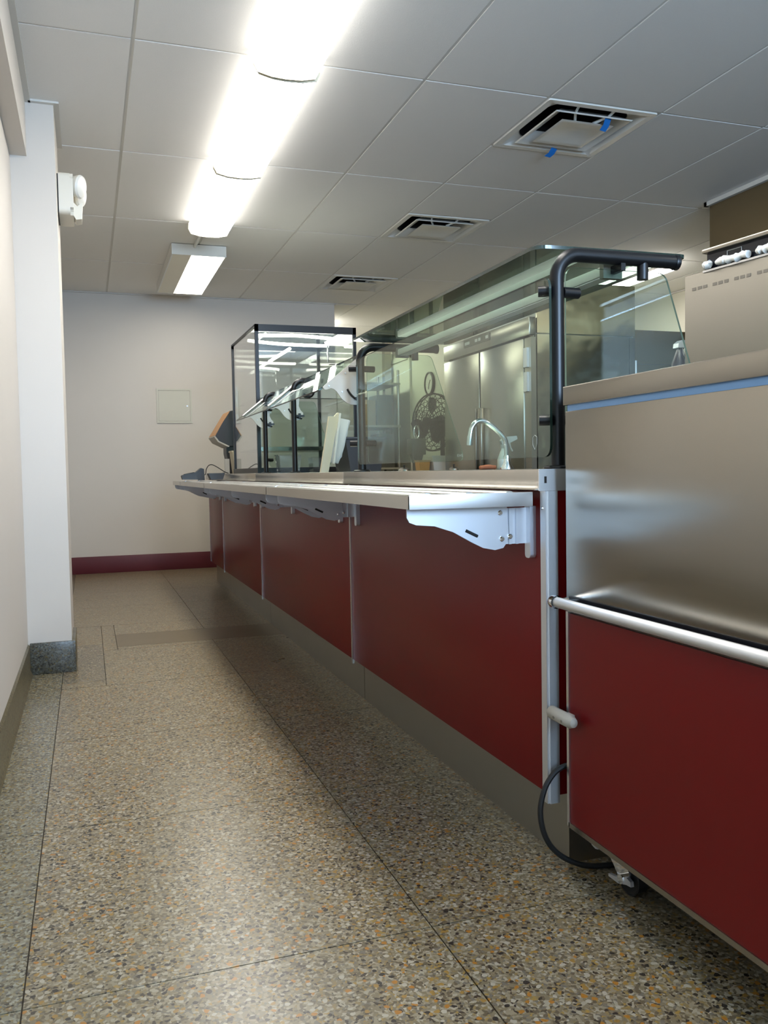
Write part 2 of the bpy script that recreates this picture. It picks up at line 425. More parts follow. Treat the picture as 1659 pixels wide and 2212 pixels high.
# ================================================================== CEILING FIXTURES
def wrap_light(y0, x0, label, mat=M_lens):
    y1 = y0 + 1.205; xc = x0 + .13
    t = thing('ceiling_light', label, 'ceiling light', (xc, (y0 + y1) / 2, ZC), 'row of fluorescent ceiling lights')
    solid('housing', M_whitem, t, (xc - .09, xc + .09, y0 + .01, y1 - .01, ZC - .03, ZC - .0045))
    bm = bmesh.new()
    prof = [(xc - .132, ZC - .02), (xc - .134, ZC - .055), (xc - .118, ZC - .085), (xc - .06, ZC - .098), (xc, ZC - .101), (xc + .06, ZC - .098), (xc + .118, ZC - .085), (xc + .134, ZC - .055), (xc + .132, ZC - .02)]
    prism(bm, prof, 'y', y0 + .006, y1 - .006); lo = obj('lens', bm, [mat, M_lens_s], t)
    for p in lo.data.polygons:
        if p.normal.z > -.8: p.material_index = 1
    for ye in (y0, y1 - .006):
        bm = bmesh.new(); prism(bm, [(a + (.002 if a > xc else -.002), b - (.0015 if b < ZC - .05 else 0)) for a, b in prof], 'y', ye, ye + .006); obj('end_cap', bm, M_dull, t)
    return t
wrap_light(2.285, .684, 'ceiling light nearest the viewer, cut by the top of the photo')
wrap_light(3.503, .694, 'middle ceiling light of the lit row, between nearest and farthest')
wrap_light(4.722, .694, 'last ceiling light of the lit row, just before the deeper box light')
wrap_light(1.065, .68, 'ceiling light of the row above the viewer, outside the photo')
rod('conduit', M_whitem, None, [(.80, 5.92, ZC - .02), (.80, 6.56, ZC - .02)], .011); tag(bpy.data.objects['conduit'], 'short white conduit joining the last strip light to the box light', 'conduit')
t = thing('box_light', 'white-sided box ceiling light by the far wall, its lens half lit', 'ceiling light', (.83, 7.2, ZC))
bm = bmesh.new()
for b in ((.633, .643, 6.51, 7.92), (1.02, 1.03, 6.51, 7.92), (.643, 1.02, 6.51, 6.52), (.643, 1.02, 7.91, 7.92)): box(bm, b[0], b[1], b[2], b[3], ZC - .083, ZC - .0045)
box(bm, .643, 1.02, 6.52, 7.91, ZC - .02, ZC - .0045)
obj('housing', bm, M_whitem, t)
solid('lens', M_dull, t, (.643, .775, 6.52, 7.91, ZC - .082, ZC - .072), label='dim left half of the lens')
solid('lit_lens', M_lens2, t, (.775, 1.02, 6.52, 7.91, ZC - .082, ZC - .072), label='brightly lit right half of the lens')
def kitchen_light(x0, x1, y0, y1, label, mat=M_lens):
    t = thing('kitchen_light', label, 'ceiling light', ((x0 + x1) / 2, (y0 + y1) / 2, ZC), 'ceiling lights over the kitchen')
    solid('housing', M_whitem, t, (x0, x1, y0, y1, ZC - .04, ZC - .003))
    bm = bmesh.new(); xa, xb = x0 + .01, x1 - .01
    prism(bm, [(xa, ZC - .04), (xa + .02, ZC - .08), (xb - .02, ZC - .08), (xb, ZC - .04)], 'y', y0 + .01, y1 - .01); obj('lens', bm, mat, t)
kitchen_light(4.31, 4.67, 6.0, 7.22, 'lit kitchen ceiling light seen above the tall steel end panel, through the end glass')
kitchen_light(2.44, 2.60, 9.3, 10.5, 'unseen fill light added behind the far white wall to brighten the kitchen', M_fill)  # unseen lamp, added to brighten the kitchen wall
kitchen_light(2.9, 3.2, .2, 1.4, 'unseen fill light added above the frame to brighten the ceiling')  # unseen lamp, added so bounce lifts the ceiling

def vent(vx, vy, label, tape):
    cx, cyy = vx + T / 2, vy + T / 2
    t = thing('ceiling_vent', label, 'vent', (cx, cyy, ZC), 'square ceiling diffusers')
    def sq(h, z): return [(cx - h, cyy - h, z), (cx + h, cyy - h, z), (cx + h, cyy + h, z), (cx - h, cyy + h, z)]
    def loft(name, loops, m=M_whitem, cap=False):
        bm = bmesh.new(); R = [[bm.verts.new(p) for p in L] for L in loops]
        for A, B in zip(R, R[1:]):
            for k in range(len(A)): bm.faces.new((A[k], A[(k + 1) % len(A)], B[(k + 1) % len(A)], B[k]))
        if cap: bm.faces.new(R[-1])
        return obj(name, bm, m, t)
    n = 40
    def ring(r, z, e=.55): return [(cx + r * math.copysign(abs(math.cos(a)) ** e, math.cos(a)), cyy + r * math.copysign(abs(math.sin(a)) ** e, math.sin(a)), z) for a in [2 * PI * k / n + PI / n for k in range(n)]]
    def sqn(h, z): return ring(h, z, .04)
    loft('frame', [sqn(.296, ZC + .01), sqn(.296, ZC - .005), sqn(.262, ZC - .005), ring(.236, ZC + .026, .3), ring(.23, ZC + .03)])
    loft('duct_neck', [ring(.232, ZC + .028), ring(.215, ZC + .10), ring(.215, ZC + .30)], M_duct, True)
    loft('outer_cone', [sq(.14, ZC + .036), sq(.196, ZC + .0), sq(.212, ZC - .008), sq(.206, ZC - .012), sq(.19, ZC - .006), sq(.135, ZC + .03)])
    loft('inner_cone', [sq(.03, ZC + .006), sq(.11, ZC - .006), sq(.135, ZC - .012), sq(.145, ZC - .02), sq(.135, ZC - .022), sq(.115, ZC - .016), sq(.03, ZC + .0)], M_whitem, True)
    for sx in (-1, 1):
        bm = bmesh.new(); tube(bm, [(cx + sx * .10, cyy - .235, ZC + .02), (cx + sx * .09, cyy - .18, ZC + .004), (cx + sx * .05, cyy - .11, ZC - .004)], .007, 6); obj('strap', bm, M_whitem, t)
    if tape:
        for (a, b) in (((2.440, 3.655, ZC - .006), (2.436, 3.70, ZC - .05)), ((2.37, 4.045, ZC - .018), (2.35, 4.085, ZC - .05))):
            bm = bmesh.new(); p = [Vector(a), (Vector(a) + Vector(b)) / 2 + Vector((.004, 0, -.004)), Vector(b)]; wv = Vector((.02, .006, 0))
            va = [[bm.verts.new(q - wv), bm.verts.new(q + wv), bm.verts.new(q + wv + Vector((0, 0, .001))), bm.verts.new(q - wv + Vector((0, 0, .001)))] for q in p]
            for A, B in zip(va, va[1:]):
                for k in range(4): bm.faces.new((A[k], A[(k + 1) % 4], B[(k + 1) % 4], B[k]))
            bm.faces.new(va[0]); bm.faces.new(va[-1][::-1])
            obj('tape_strip', bm, M_tape, t, 'strip of bright blue tape')
    return t
vent(*VENTS[0], 'square ceiling vent with two blue tape strips, nearest of three', True)
vent(*VENTS[1], 'square ceiling vent without tape, middle one of the three', False)
vent(*VENTS[2], 'smallest-looking square ceiling vent, farthest of three, above the far wall corner', False)

# emergency light on the pier
t = thing('emergency_light', 'white twin-head emergency light on the side of the white pier', 'emergency light', (-.09, 4.52, 2.27))
solid('base_plate', M_blackp, t, (-.094, -.088, 4.43, 4.67, 2.172, 2.352))
bm = bmesh.new(); prism(bm, rounded([(4.42, 2.165), (4.68, 2.165), (4.68, 2.362), (4.42, 2.362)], .03), 'x', -.088, -.022); 
bmesh.ops.bevel(bm, geom=[e for e in bm.edges if all(v.co.x > -.03 for v in e.verts)], offset=.015, segments=2, affect='EDGES'); obj('case', bm, M_whitep, t)
for yy in (4.475, 4.62):
    bm = bmesh.new(); lathe(bm, [(.0, -.035), (.03, -.03), (.046, -.012), (.054, .014), (.055, .02)], (-.008, yy, 2.312), Vector((.80, -.35, -.15)), 20); h = obj('lamp_head', bm, M_whitep, t)
    bm = bmesh.new(); lathe(bm, [(.055, .02), (.050, .03), (.03, .038), (0, .041)], (-.008, yy, 2.312), Vector((.80, -.35, -.15)), 20); obj('lens', bm, M_whitem, h)
bm = bmesh.new(); prism(bm, [(-.03, 2.25), (-.005, 2.225), (.02, 2.245), (.014, 2.165), (-.012, 2.16), (-.03, 2.19)], 'y', 4.50, 4.60); obj('test_tab', bm, M_whitep, t)
# access panel
t = thing('access_panel', 'flush square access panel painted into the far white wall', 'panel', (.805, 8.448, 1.563))
bm = bmesh.new()
for b in ((.640, .968, 1.402, 1.418), (.640, .968, 1.712, 1.728), (.640, .656, 1.418, 1.712), (.952, .968, 1.418, 1.712)): box(bm, b[0], b[1], 8.440, 8.452, b[2], b[3])
obj('frame', bm, simple('panel_paint', srgb(205, 203, 190), .5), t)
solid('door', MATS['panel_paint'], t, (.659, .949, 8.444, 8.452, 1.421, 1.709))
bm = bmesh.new(); cyl(bm, (.925, 8.441, 1.565), (.925, 8.446, 1.565), .008, 12); obj('latch', bm, M_galv, t)

# ================================================================== SERVING COUNTER
TOP = .9105
XF, XA, XK, XB = .975, .95, 1.022, 1.70
def rail_profile_bracket(y, parent, first=False):
    pts = [(.662, .8275), (.662, .808), (.668, .797), (.684, .791), (.728, .787), (.773, .772), (.818, .747), (.847, .733), (.876, .727), (.897, .731), (.908, .745), (.911, .765), (.907, .8275)]
    bm = bmesh.new(); prism(bm, pts, 'y', y, y + .004)
    br = obj('rail_bracket', bm, M_galv, parent)
    def sub(n, m, fn):
        bm = bmesh.new(); fn(bm); return obj(n, bm, m, br)
    def mount(bm):
        box(bm, .905, .962, y + .006, y + .010, .739, .822)
        box(bm, .912, .918, y - .001, y + .006, .739, .822); box(bm, .930, .936, y - .001, y + .006, .739, .822)
    sub('mount_plate', M_galv, mount)
    def flange(bm): prism(bm, rounded([(y - .013, .705), (y + .013, .705), (y + .013, .826), (y - .013, .826)], [.01, .01, .002, .002]), 'x', .9595, .9745)
    sub('flange', M_galv, flange)
    for (bx, bz) in ((.889, .812), (.893, .752), (.914, .757)):
        def bolt(bm): lathe(bm, [(0, .006), (.004, .006), (.0062, .003), (.0062, 0)], (bx, y, bz), Vector((0, -1, 0)), 10)
        sub('bolt', M_chrome, bolt)
    def slot(bm): tube(bm, [(.803, y - .0006, .7745), (.832, y - .0006, .7605)], .0035, 8)
    sub('slot', M_dark, slot)
def counter(y0, y1, label, rail, brackets, first=False, last=False):
    XB = 1.60 if first else 1.70
    t = thing('serving_counter', label, 'counter', (1.3, (y0 + y1) / 2, 0), 'serving counter sections end to end')
    solid('carcass', M_kick, t, (.996, XB, y0 + .012, y1 - .002, .165, .862))
    solid('front_panel', M_red, t, (XF, .9955, y0 + (.022 if first else .008), y1 - .008, .166, .861), bev=.001)
    solid('countertop', M_steelh, t, (XA, XB + .03, y0, y1 - .0008, .8625, TOP), bev=.0025)
    solid('toe_kick', M_kick, t, (XK, XK + .02, y0 + .002, y1 - .003, .0, .164))
    solid('joint_strip', M_alu, t, (XF - .003, XF + .004, y1 - .0075, y1 - .002, .150, .861)) if not last else solid('joint_strip', M_alu, t, (XF - .003, XF + .004, y1 - .006, y1 - .001, .166, .861))
    if first:
        bm = bmesh.new(); prism(bm, [(XF - .010, 1.7215), (XF - .010, 1.698), (XF - .0045, 1.698), (XF - .0045, 1.694), (XF + .019, 1.694), (XF + .019, 1.70), (XF, 1.70), (XF, 1.7215)], 'z', .150, .861)
        cpost = obj('corner_post', bm, M_satin, t)
        solid('end_panel', M_red, t, (XF + .0195, XB - .02, 1.700, 1.7115, .166, .861))
        bm = bmesh.new(); prism(bm, rounded([(XA - .001, .8615), (1.045, .8615), (1.045, .9105), (XA - .001, .9105)], [.002, .006, .012, .002]), 'y', 1.6965, 1.6998)
        ep = obj('top_end_plate', bm, M_satin, t)
        bm = bmesh.new(); box(bm, .962, .9675, 1.6955, 1.6968, .879, .894); obj('latch_slot', bm, M_dark, ep)
        bm = bmesh.new(); cyl(bm, (1.024, 1.6955, .889), (1.024, 1.6968, .889), .007, 14); obj('pin_hole', bm, M_dark, ep)
        solid('kick_return', M_kick, t, (XK + .02, XB - .05, 1.703, 1.708, 0, .164))
        for zz in (.822, .172):
            bm = bmesh.new(); lathe(bm, [(0, .004), (.003, .004), (.0045, .0015), (.0045, 0)], (XF - .010, 1.71, zz), Vector((-1, 0, 0)), 10); obj('screw', bm, M_chrome, t)
    else:
        solid('joint_strip', M_alu, t, (XF - .003, XF + .004, y0 + .002, y0 + .0075, .150, .861))
    ra, rb = rail
    bm = bmesh.new()
    x0, x1, z0, z1 = .652, .945, .828, .858
    prism(bm, [(x0, z0), (x0, z1), (x1, z1), (x1, z0), (x1 - .004, z0), (x1 - .004, z1 - .004), (x0 + .004, z1 - .004), (x0 + .004, z0)], 'y', ra, rb)
    box(bm, x0, x1, ra, ra + .004, z0, z1); box(bm, x0, x1, rb - .004, rb, z0, z1)
    bmesh.ops.bevel(bm, geom=[e for e in bm.edges if all(v.co.z > z1 - .001 for v in e.verts)], offset=.002, segments=2, affect='EDGES')
    rl = obj('tray_rail', bm, M_steelh, t)
    if first: solid('end_face', M_satin, rl, (x0, x1 + .006, ra - .003, ra - .0002, z0 - .001, z1 + .001), bev=.001)
    for rx in (.70, .80, .90):
        bm = bmesh.new(); cr = [(rx + .014 * math.cos(a), z1 - .0095 + .014 * math.sin(a)) for a in [PI * .22 + PI * .56 * k / 6 for k in range(7)]]
        prism(bm, cr, 'y', ra + .012, rb - .012); obj('slide_rib', bm, M_alu, rl)
    solid('hanger', M_kick, t, (.905, .975, ra + .12, rb - .12, .822, .8275))
    for y in brackets: rail_profile_bracket(y, t)
counter(1.70, 3.25, 'nearest red counter section, holding the faucet and tall glass guard', (1.732, 3.30), (1.772, 3.13), first=True)
counter(3.25, 5.12, 'red counter section under the slanted glass guard', (3.302, 5.19), (3.36, 4.22, 5.02))
counter(5.12, 6.65, 'red counter section under the black-framed glass case', (5.192, 6.58), (5.25, 6.46))
counter(6.65, 7.42, 'shortest red counter section, at the far end by the wall', (6.582, 7.15), (6.72, 7.08), last=True)

# ================================================================== SNEEZE GUARDS
def guard_pane(name, pts, axis, a, b, parent, m, edge=M_edge):
    bm = bmesh.new(); prism(bm, pts, axis, a, b, 0, 1); return obj(name, bm, [m, edge], parent)
def clamp(parent, p, q, r=.0125, screw=True):
    bm = bmesh.new(); cyl(bm, p, q, r, 16); return obj('clamp', bm, M_black, parent)
def bent_post(y, zt, xe, r=.016, x=1.03, rb=.055):
    zt -= r
    return [(x, y, TOP)] + [(x, y, TOP + .2 * k) for k in (1,)] + arc((x + rb, zt - rb), rb, 180, 90, 8, 'xz', y) + [(xe, y, zt)]
t = thing('sneeze_guard', 'tall glass sneeze guard with black pipe posts on the nearest counter section', 'sneeze guard', (1.2, 2.5, TOP))
END = [(1.062, .945), (1.485, .945), (1.338, 1.378), (1.062, 1.378)]
for y in (1.752, 3.255):
    pr = obj('post', (lambda b: (tube(b, bent_post(y, 1.418, 1.352), .0165, 16), b)[1])(bmesh.new()), M_black, t)
    bm = bmesh.new(); lathe(bm, [(.034, 0), (.034, .004), (.03, .007), (.0165, .008)], (1.03, y, TOP), Vector((0, 0, 1)), 20); obj('flange', bm, M_black, pr)
    bm = bmesh.new(); lathe(bm, [(.0175, -.003), (.0185, .0), (.0185, .008), (.012, .011), (0, .011)], (1.352, y, 1.4015), Vector((1, 0, 0)), 16); obj('end_cap', bm, M_black, pr)
    guard_pane('end_glass', rounded(END, [.012, .03, .03, .03]), 'y', y + .014, y + .020, t, M_glass)
    for (cx_, cz) in ((1.262, 1.375),): clamp(t, (cx_, y, 1.4), (cx_, y, 1.355), .0135)
    for cz in (1.315, 1.022):
        clamp(t, (1.012, y - .006, cz), (.986, y + .008, cz), .0125)
        clamp(t, (1.044, y, cz), (1.088, y + .004, cz), .0125)
guard_pane('front_glass', rounded([(1.728, .938), (3.20, .938), (3.20, 1.345), (1.728, 1.345)], .03), 'x', .996, 1.002, t, M_glass, M_edged)
# top pane with rolled front corner ends
guard_pane('top_glass', rounded([(.992, 1.775), (1.40, 1.765), (1.40, 3.24), (.992, 3.24)], [.04, .02, .02, .03]), 'z', 1.4185, 1.4265, t, M_glasst, M_edged)
bm = bmesh.new(); prism(bm, rounded([(1.182, 1.370), (1.222, 1.370), (1.222, 1.394), (1.182, 1.394)], .004, 2), 'y', 1.80, 3.24); lb = obj('lamp_bar', bm, M_whitem, t)
for y0 in (1.785, 3.238):
    bm = bmesh.new(); box(bm, 1.176, 1.228, y0, y0 + .016, 1.362, 1.400); obj('bar_end', bm, M_gw, lb)
solid('bar_underside', M_galv, lb, (1.186, 1.218, 1.81, 3.23, 1.3675, 1.3698))
for b in ((1.196, 1.208, 1.742, 1.79, 1.372, 1.39), (1.196, 1.208, 3.25, 3.262, 1.372, 1.39)): solid('bar_hanger', M_black, t, b)
# tempering stamps on the glass
def etched(txt, size, loc, rot, parent, name='etched_mark'):
    cu = bpy.data.curves.new(name, 'FONT'); cu.body = txt; cu.size = size; cu.extrude = .00015; cu.align_x = 'CENTER'
    tmp = bpy.data.objects.new(name, cu); C.objects.link(tmp)
    bpy.context.view_layer.update()
    me = bpy.data.meshes.new_from_object(tmp.evaluated_get(bpy.context.evaluated_depsgraph_get()))
    bpy.data.objects.remove(tmp); me.materials.clear(); me.materials.append(M_etch)
    o = bpy.data.objects.new(name, me); C.objects.link(o); o.parent = parent
    o.location = Vector(loc) - WL[parent.name]; o.rotation_euler = rot; return o
bm = bmesh.new()
sh = [(1.788, .985), (1.798, .990), (1.808, .985), (1.808, .968), (1.798, .956), (1.788, .968)]
tube(bm, [(.9955, a, b) for a, b in sh], .0006, 5, closed=True); obj('etched_mark', bm, M_etch, t)
etched('EHS', .016, (1.46, 3.268, .965), (PI / 2, 0, 0), t)

t = thing('slanted_sneeze_guard', 'slanted glass guard on pale pivot brackets and three short black posts', 'sneeze guard', (1.05, 4.3, TOP))
def pivot(y, parent):
    pts = [(.905, 1.252), (.912, 1.243), (.922, 1.243), (.938, 1.249), (.950, 1.246), (.962, 1.236), (.972, 1.222), (.984, 1.206), (1.0, 1.193), (1.02, 1.184), (1.045, 1.183), (1.07, 1.19), (1.085, 1.205), (1.085, 1.225), (1.072, 1.238), (1.062, 1.26), (1.066, 1.30), (1.075, 1.37), (1.07, 1.383), (1.055, 1.374), (.915, 1.263)]
    bm = bmesh.new(); prism(bm, pts, 'y', y, y + .006); b = obj('pivot_bracket', bm, M_bracket, parent)
    bm = bmesh.new(); tube(bm, arc((1.09, 1.285), .092, 205, 262, 8, 'xz', y - .001), .0045, 6); obj('arc_slot', bm, M_dark, b)
    bm = bmesh.new(); tube(bm, arc((1.09, 1.285), .07, 150, 118, 5, 'xz', y - .001), .004, 6); obj('arc_slot', bm, M_dark, b)
    bm = bmesh.new(); cyl(bm, (1.062, y - .018, 1.208), (1.062, y, 1.208), .008, 12); box(bm, 1.036, 1.088, y - .016, y - .010, 1.203, 1.213); box(bm, 1.056, 1.068, y - .02, y - .012, 1.195, 1.221); obj('wing_knob', bm, M_black, b)
    for (a, c) in ((1.0, 1.31), (.985, 1.235), (.93, 1.258)):
        bm = bmesh.new(); lathe(bm, [(0, .002), (.003, .002), (.004, 0)], (a, y, c), Vector((0, -1, 0)), 8); obj('rivet', bm, M_galv, b)
    return b
for y in (4.42, 5.19):
    po = obj('post', (lambda b: (tube(b, bent_post(y, 1.405, 1.19, .0135, 1.03, .05), .0135, 14), b)[1])(bmesh.new()), M_black, t)
    bm = bmesh.new(); lathe(bm, [(.03, 0), (.03, .004), (.0135, .007)], (1.03, y, TOP), Vector((0, 0, 1)), 18); obj('flange', bm, M_black, po)
    pts = [(1.135, y, 1.376), (1.135, y, 1.345)] + arc((1.105, 1.338), .03, 0, -100, 4, 'xz', y) + [(1.08, y, 1.318)]
    rod('hook_arm', M_black, po, pts, .011, 10)
for y in (3.362, 4.442, 5.212): pivot(y, t)
for (ya, yb) in ((3.374, 4.43), (4.448, 5.40)):
    bm = bmesh.new()   # pane follows the bracket top edge; long bottom lip toward the customer
    a, b = Vector((.893, 0, 1.238)), Vector((1.10, 0, 1.400)); nrm = Vector((-(b.z - a.z), 0, b.x - a.x)).normalized() * .006
    prof = [(a.x, a.z), (b.x, b.z), (b.x + nrm.x, b.z + nrm.z), (a.x + nrm.x, a.z + nrm.z)]
    prism(bm, prof, 'y', ya, yb, 0, 0)
    for f in bm.faces:
        if f.calc_area() < .02: f.material_index = 1
    obj('slanted_glass', bm, [M_glasss, M_edged], t)
for y in (4.436, 5.206):
    rod('edge_bar', M_alu, t, [(.898, y, 1.258), (1.078, y, 1.401)], .0075, 8, 'bright metal edge bar along the glass')
guard_pane('end_glass', rounded([(1.055, .945), (1.47, .945), (1.35, 1.35), (1.055, 1.35)], [.03, .05, .03, .03]), 'y', 5.222, 5.228, t, M_glass)
for cz in (.99, 1.3): clamp(t, (1.04, 5.19, cz), (1.075, 5.225, cz), .011)
solid('price_tag', M_paper, t, (1.11, 1.165, 3.98, 4.02, 1.425, 1.4262), label='small white paper tag lying on the glass')

# ================================================================== DISPLAY CASE
t = thing('display_case', 'tall black-framed glass display case with glowing streaks inside', 'display case', (1.36, 5.9, TOP))
X0, X1, Y0, Y1, Z0, Z1 = 1.030, 1.70, 5.45, 6.40, TOP, 1.855
r = .022
for (x, y) in ((X0, Y0), (X0, Y1 - r), (X1 - r, Y0), (X1 - r, Y1 - r)): solid('frame_post', M_black, t, (x, x + r, y, y + r, Z0, Z1))
for b in ((X0, X1, Y0, Y0 + r, Z1 - .045, Z1), (X0, X1, Y1 - r, Y1, Z1 - .03, Z1), (X0, X0 + r, Y0, Y1, Z1 - .012, Z1), (X1 - r, X1, Y0, Y1, Z1 - .03, Z1)): solid('top_rail', M_black, t, b)
solid('base_plinth', M_black, t, (X0 - .004, X1 + .004, Y0 - .004, Y1 + .004, Z0, Z0 + .034))
def pane(b, parent=t, m=M_glassc, name='glass_pane'): return solid(name, m, parent, b)
pane((X0 + r, X1 - r, Y0 + .008, Y0 + .012, Z0 + .034, Z1 - .045)); pane((X0 + .008, X0 + .012, Y0 + r, Y1 - r, Z0 + .034, Z1 - .012))
pane((X0 + r, X1 - r, Y1 - .012, Y1 - .008, Z0 + .034, Z1 - .03)); pane((X1 - .012, X1 - .008, Y0 + r, Y1 - r, Z0 + .034, Z1 - .03)); pane((X0 + r, X1 - r, Y0 + r, Y1 - r, Z1 - .008, Z1 - .004))
for pts in ([(1.06, 5.53, 1.795), (1.3, 5.53, 1.803), (1.52, 5.53, 1.793), (1.57, 5.53, 1.785)], [(1.06, 5.88, 1.815), (1.25, 5.88, 1.80), (1.45, 5.88, 1.795), (1.63, 5.88, 1.795)], [(1.30, 5.66, 1.735), (1.30, 6.33, 1.735)]):
    rod('glow_streak', M_streak, t, spline(pts, 4) if len(pts) > 2 else pts, .0105, 10, 'glowing streak')  # glowing rods laid along the bright streaks in the case
sh = solid('shelf', M_steelh, t, (X0 + .03, X1 - .04, 5.60, 6.33, 1.062, 1.070), label='steel shelf with a bright front edge')
solid('shelf_lip', M_chrome, sh, (X0 + .03, X1 - .04, 5.590, 5.60, 1.056, 1.082))
sh2 = solid('glass_shelf', M_glassc, t, (X0 + .03, X1 - .04, 5.62, 6.33, 1.40, 1.406))
rod('shelf_rod', M_chrome, t, [(1.535, 5.56, 1.64), (1.535, 5.56, 1.775)], .006, 8)

# ================================================================== THINGS ON THE COUNTER
# white menu board leaning, and a pad of torn paper behind it
t = thing('menu_board', 'cream upright board leaning behind the slanted glass, beside torn white paper', 'board', (1.03, 3.75, TOP))
bm = bmesh.new(); prism(bm, [(.990, .9105), (1.026, .9105), (1.062, 1.083), (1.084, 1.176), (1.075, 1.178), (1.059, 1.161), (1.034, 1.161), (1.018, 1.065)], 'y', 3.745, 3.765)
obj('board', bm, M_cream, t)
bm = bmesh.new(); prism(bm, [(1.045, .95), (1.053, .948), (1.088, 1.174), (1.079, 1.176)], 'y', 3.735, 3.745); obj('spine', bm, M_whitep, t)
bm = bmesh.new()
pp = [(1.094, 1.157), (1.143, 1.148), (1.132, 1.11), (1.127, 1.085), (1.121, 1.075), (1.116, 1.04), (1.112, 1.03), (1.102, 1.0), (1.098, .985), (1.09, .975), (1.082, .953), (1.046, .957), (1.062, 1.04)]
for k in range(4):
    d = .004 * k; prism(bm, [(a + d * .6 + random.uniform(-.002, .002), b - d * .4) for a, b in pp], 'y', 3.79 + d, 3.792 + d)
tag(obj('paper_stack', bm, M_paper), 'torn white paper sheets standing behind the cream board', 'paper')
# black tub behind it
t = thing('black_tub', 'black plastic tub on the counter behind the torn white paper', 'tub', (1.47, 4.85, TOP))
bm = bmesh.new(); prism(bm, [(1.42, TOP), (1.60, TOP), (1.63, 1.10), (1.39, 1.10)], 'y', 4.7, 5.0); obj('body', bm, M_blackp, t)
solid('rim', M_blackp, t, (1.38, 1.64, 4.69, 5.01, 1.095, 1.108), bev=.003)
# clear tubs in front of the case
for i, (x, y, wd, h, lab) in enumerate(((1.13, 5.03, .13, .10, 'left clear plastic tub on the counter between the short posts'), (1.30, 4.95, .11, .085, 'right clear plastic tub on the counter, nearer the black tub'))):
    t = thing('clear_tub', lab, 'tub', (x, y, TOP), 'clear tubs on the counter')
    bm = bmesh.new(); k = wd / 2
    A = [(x - k * .85, y - k * .85), (x + k * .85, y - k * .85), (x + k * .85, y + k * .85), (x - k * .85, y + k * .85)]
    B = [(x - k, y - k), (x + k, y - k), (x + k, y + k), (x - k, y + k)]
    va = [bm.verts.new((a, b, TOP)) for a, b in A]; vb = [bm.verts.new((a, b, TOP + h)) for a, b in B]
    bm.faces.new(va[::-1])
    for q in range(4): bm.faces.new((va[q], va[(q + 1) % 4], vb[(q + 1) % 4], vb[q]))
    obj('body', bm, M_tub, t); solid('lid', M_tub, t, (x - k - .003, x + k + .003, y - k - .003, y + k + .003, TOP + h, TOP + h + .006))
# point of sale terminal
t = thing('sales_terminal', 'black tilted sales terminal with painted tan reflection on its edge at the far counter end', 'terminal', (1.09, 6.8, TOP))
prof = [(1.088, 1.40), (1.059, 1.395), (1.003, 1.314), (.940, 1.203), (.967, 1.164), (1.046, 1.125), (1.09, 1.128), (1.166, 1.374), (1.11, 1.394)]
bm = bmesh.new(); prism(bm, rounded(prof, .006, 2), 'y', 6.70, 7.02); obj('housing', bm, M_blackp, t)
bm = bmesh.new(); prism(bm, [(1.056, 1.396), (1.048, 1.388), (.934, 1.206), (.938, 1.203), (1.003, 1.314), (1.060, 1.397)], 'y', 6.695, 7.025); obj('screen_bezel', bm, M_edgerefl, t, 'screen edge with a tan reflection put into its colour')  # bezel colour carries the tan reflection along its edge
bm = bmesh.new(); prism(bm, [(.936, 1.205), (.930, 1.196), (.958, 1.156), (1.04, 1.116), (1.046, 1.124), (.967, 1.163)], 'y', 6.695, 7.025); obj('lower_bezel', bm, M_greyp, t)
bm = bmesh.new(); prism(bm, [(1.034, 1.115), (1.034, 1.07), (1.06, TOP + .02), (1.0, TOP), (1.22, TOP), (1.17, TOP + .02), (1.13, 1.07), (1.13, 1.14)], 'y', 6.78, 6.94); obj('stand', bm, M_blackp, t)
# bin in front of it
t = thing('cream_bin', 'cream plastic bin behind the glass case corner, below the sales terminal', 'bin', (1.12, 6.55, TOP))
bm = bmesh.new(); pts = [(1.050, TOP), (1.19, TOP), (1.215, 1.075), (1.032, 1.075)]
prism(bm, pts, 'y', 6.47, 6.62); obj('body', bm, M_cream, t)
solid('rim', M_cream, t, (1.026, 1.221, 6.464, 6.626, 1.070, 1.082), bev=.002)
tag(solid('metal_plate', M_greyp, None, (.976, 1.012, 6.50, 6.512, TOP, 1.022)), 'small upright grey metal plate beside the cream bin', 'plate')
# card reader lying on the tray rail, cradle and cable
t = thing('card_reader', 'dark hand-held card reader lying on the far end of the tray rail', 'card reader', (.75, 6.65, .864))
bm = bmesh.new(); prism(bm, rounded([(.668, .898), (.676, .872), (.793, .870), (.80, .864), (.838, .864), (.834, .950), (.811, .957), (.772, .924), (.676, .906)], .004, 2), 'y', 6.60, 6.685); obj('body', bm, M_blackp, t)
bm = bmesh.new(); prism(bm, [(.690, .9085), (.765, .9225), (.763, .9265), (.688, .9125)], 'y', 6.61, 6.675); obj('keypad', bm, M_rubber, t)
t = thing('reader_cradle', 'flat black charging cradle on the tray rail behind the card reader', 'cradle', (.90, 6.35, .868))
bm = bmesh.new(); prism(bm, rounded([(.826, .916), (.946, .916), (.930, .8695), (.846, .8695)], .004, 2), 'y', 6.30, 6.40); obj('body', bm, M_blackp, t)
bm = bmesh.new(); tube(bm, spline([(.834, 6.56, .905), (.836, 6.52, .915), (.838, 6.50, .945), (.852, 6.48, .972), (.872, 6.46, .980), (.90, 6.45, .968), (.935, 6.44, .945), (.962, 6.42, .925), (.99, 6.42, .9135)], 5), .0032, 6)
tag(obj('reader_cable', bm, M_rubber), 'thin black looped cable from the card reader to the counter', 'cable')
